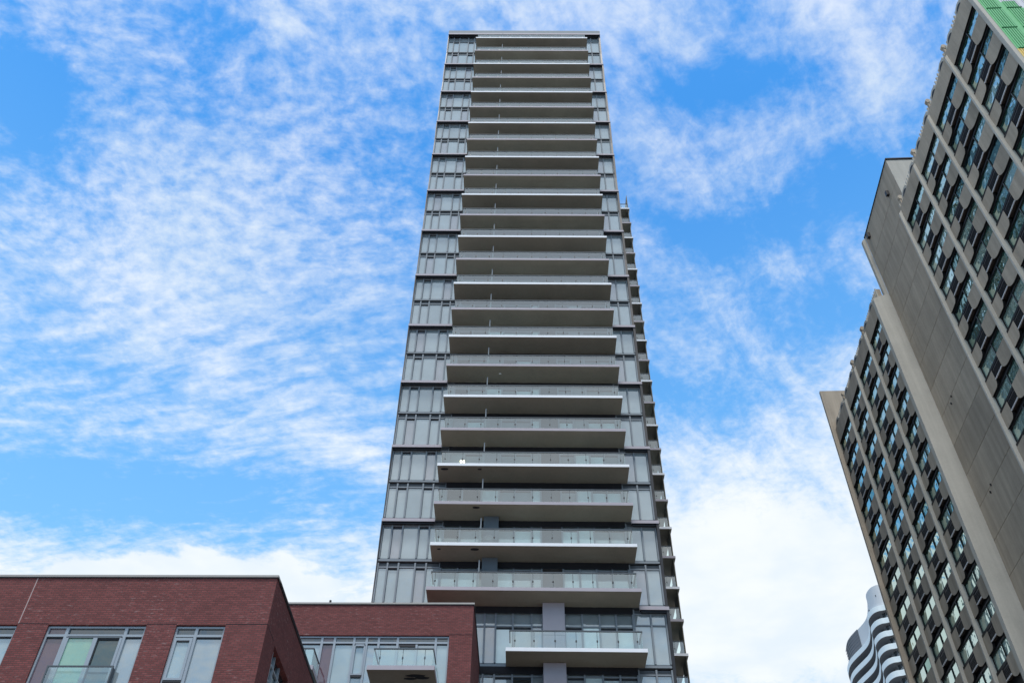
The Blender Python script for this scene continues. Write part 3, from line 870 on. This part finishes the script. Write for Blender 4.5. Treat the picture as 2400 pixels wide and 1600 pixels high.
for (u0, u1, k) in cells_:
    z = FZ - FH * (k + 1)
    place(sp0, u0, u1, z, 's'); place(gr0, u0, u1, z, 'g')
    i = random.choice([0, 0, 1, 2, 3, 4, 5, 6]) if u0 < 50 else random.choice([0, 0, 1, 2, 2, 5, 5, 6, 3])
    place(wps[i], u0, u1, z, 'w%d' % i)
for i, pw_ in enumerate(wps):
    if 'w%d' % i not in first:
        for ch in list(pw_.children): bpy.data.objects.remove(ch)
        bpy.data.objects.remove(pw_)
# plain concrete below the last storey in view
for (u0, u1) in BAYS:
    ks = [k for a, _, k in cells_ if a == u0]
    if not ks: continue
    z = FZ - FH * (max(ks) + 1)
    w = MB(HO); w.box(PW + .02, PG, u0, u1, -1.6, z - .9)
    w.build("lower_wall", ["conc"], hot)

# ================================================================== white wavy tower, far behind
wt = bpy.data.objects.new("wavy_white_tower", None); COL.objects.link(wt)
wt.location = (78.0, 162.0, 0)
tag(wt, "distant white tower with wavy balcony bands, half hidden behind the concrete high-rise", "tower")
WO = (78.0, 162.0, -EYE)
K = [(.782, 1.645), (.7554, 1.6685), (.7433, 1.6741), (.7354, 1.6848), (.733, 1.7032), (.736, 1.719), (.7446, 1.7402), (.7535, 1.7699), (.759, 1.7949), (.7596, 1.8175), (.7558, 1.8408), (.7506, 1.8644), (.7467, 1.8884), (.747, 1.91), (.753, 1.94), (.765, 1.97)]
CV = [(a * 91.0, c * 91.0) for a, c in K]
def spline(P_, n=5):
    out = []
    for i in range(len(P_) - 1):
        p0 = P_[max(i - 1, 0)]; p1 = P_[i]; p2 = P_[i + 1]; p3 = P_[min(i + 2, len(P_) - 1)]
        for j in range(n):
            t_ = j / n
            out.append(tuple(.5 * ((2 * p1[d]) + (-p0[d] + p2[d]) * t_ + (2 * p0[d] - 5 * p1[d] + 4 * p2[d] - p3[d]) * t_ ** 2 + (-p0[d] + 3 * p1[d] - 3 * p2[d] + p3[d]) * t_ ** 3) for d in (0, 1)))
    out.append(P_[-1]); return out
CS = spline(CV)
def ribbon(mb, off, z0, z1, k, soff=None, depth=2.2):
    """a band following the plan curve, pushed back by off, with an underside of the given depth"""
    C_ = [(x + off, y) for x, y in CS]
    for (a, c) in zip(C_[:-1], C_[1:]):
        mb.quad((a[0], a[1], z0), (c[0], c[1], z0), (c[0], c[1], z1), (a[0], a[1], z1), k)
        mb.quad((a[0], a[1], z1), (c[0], c[1], z1), (c[0] + depth, c[1], z1), (a[0] + depth, a[1], z1), k)
        if soff is not None: mb.quad((a[0], a[1], z0), (c[0], c[1], z0), (c[0] + depth, c[1], z0), (a[0] + depth, a[1], z0), soff)
w = MB(WO)
ribbon(w, 1.7, -1.6, 91, 0, None, 6)
for i, (x, y) in enumerate(CS):
    if i % 3 == 0: w.box(x + 1.62, x + 1.69, y, y + .12, 30, 91, 1)
w.build("glass_wall", ["wglass", "louvre"], wt)
proto_b = None
for n_ in range(30):
    if proto_b is None:
        w = MB((78.0, 162.0, 91.0)); ribbon(w, 0, 91.0, 92.05, 0, 1)
        proto_b = w.build("balcony_band", ["wwhite", "louvre"], wt); o = proto_b
    else:
        o = copy_tree(proto_b, wt)
    o.location = (0, 0, 91.0 - 2.5 * n_ + EYE)
w = MB(WO); ribbon(w, .9, 92.05, 96.4, 0, None, 9)
for (i, z) in ((12, 94.3), (36, 93.6), (30, 94.6)): x, y = CS[i]; w.box(x + .78, x + .92, y, y + .25, z, z + .25, 1)
w.build("penthouse_wall", ["wgrey", "black"], wt)
w = MB(WO)
for i in range(len(CS) - 1):
    (x, y), (x2, y2) = CS[i], CS[i + 1]
    if 168.0 < y < 176:
        w.quad((x + .84, y, 92.8), (x2 + .84, y2, 92.8), (x2 + .84, y2, 96.5), (x + .84, y, 96.5), 0)
        for q in range(6): w.box(x + .78, x + .84, y, y2, 93 + q * .6, 93.06 + q * .6, 1)
w.build("plant_louver", ["louvre", "rail"], wt)
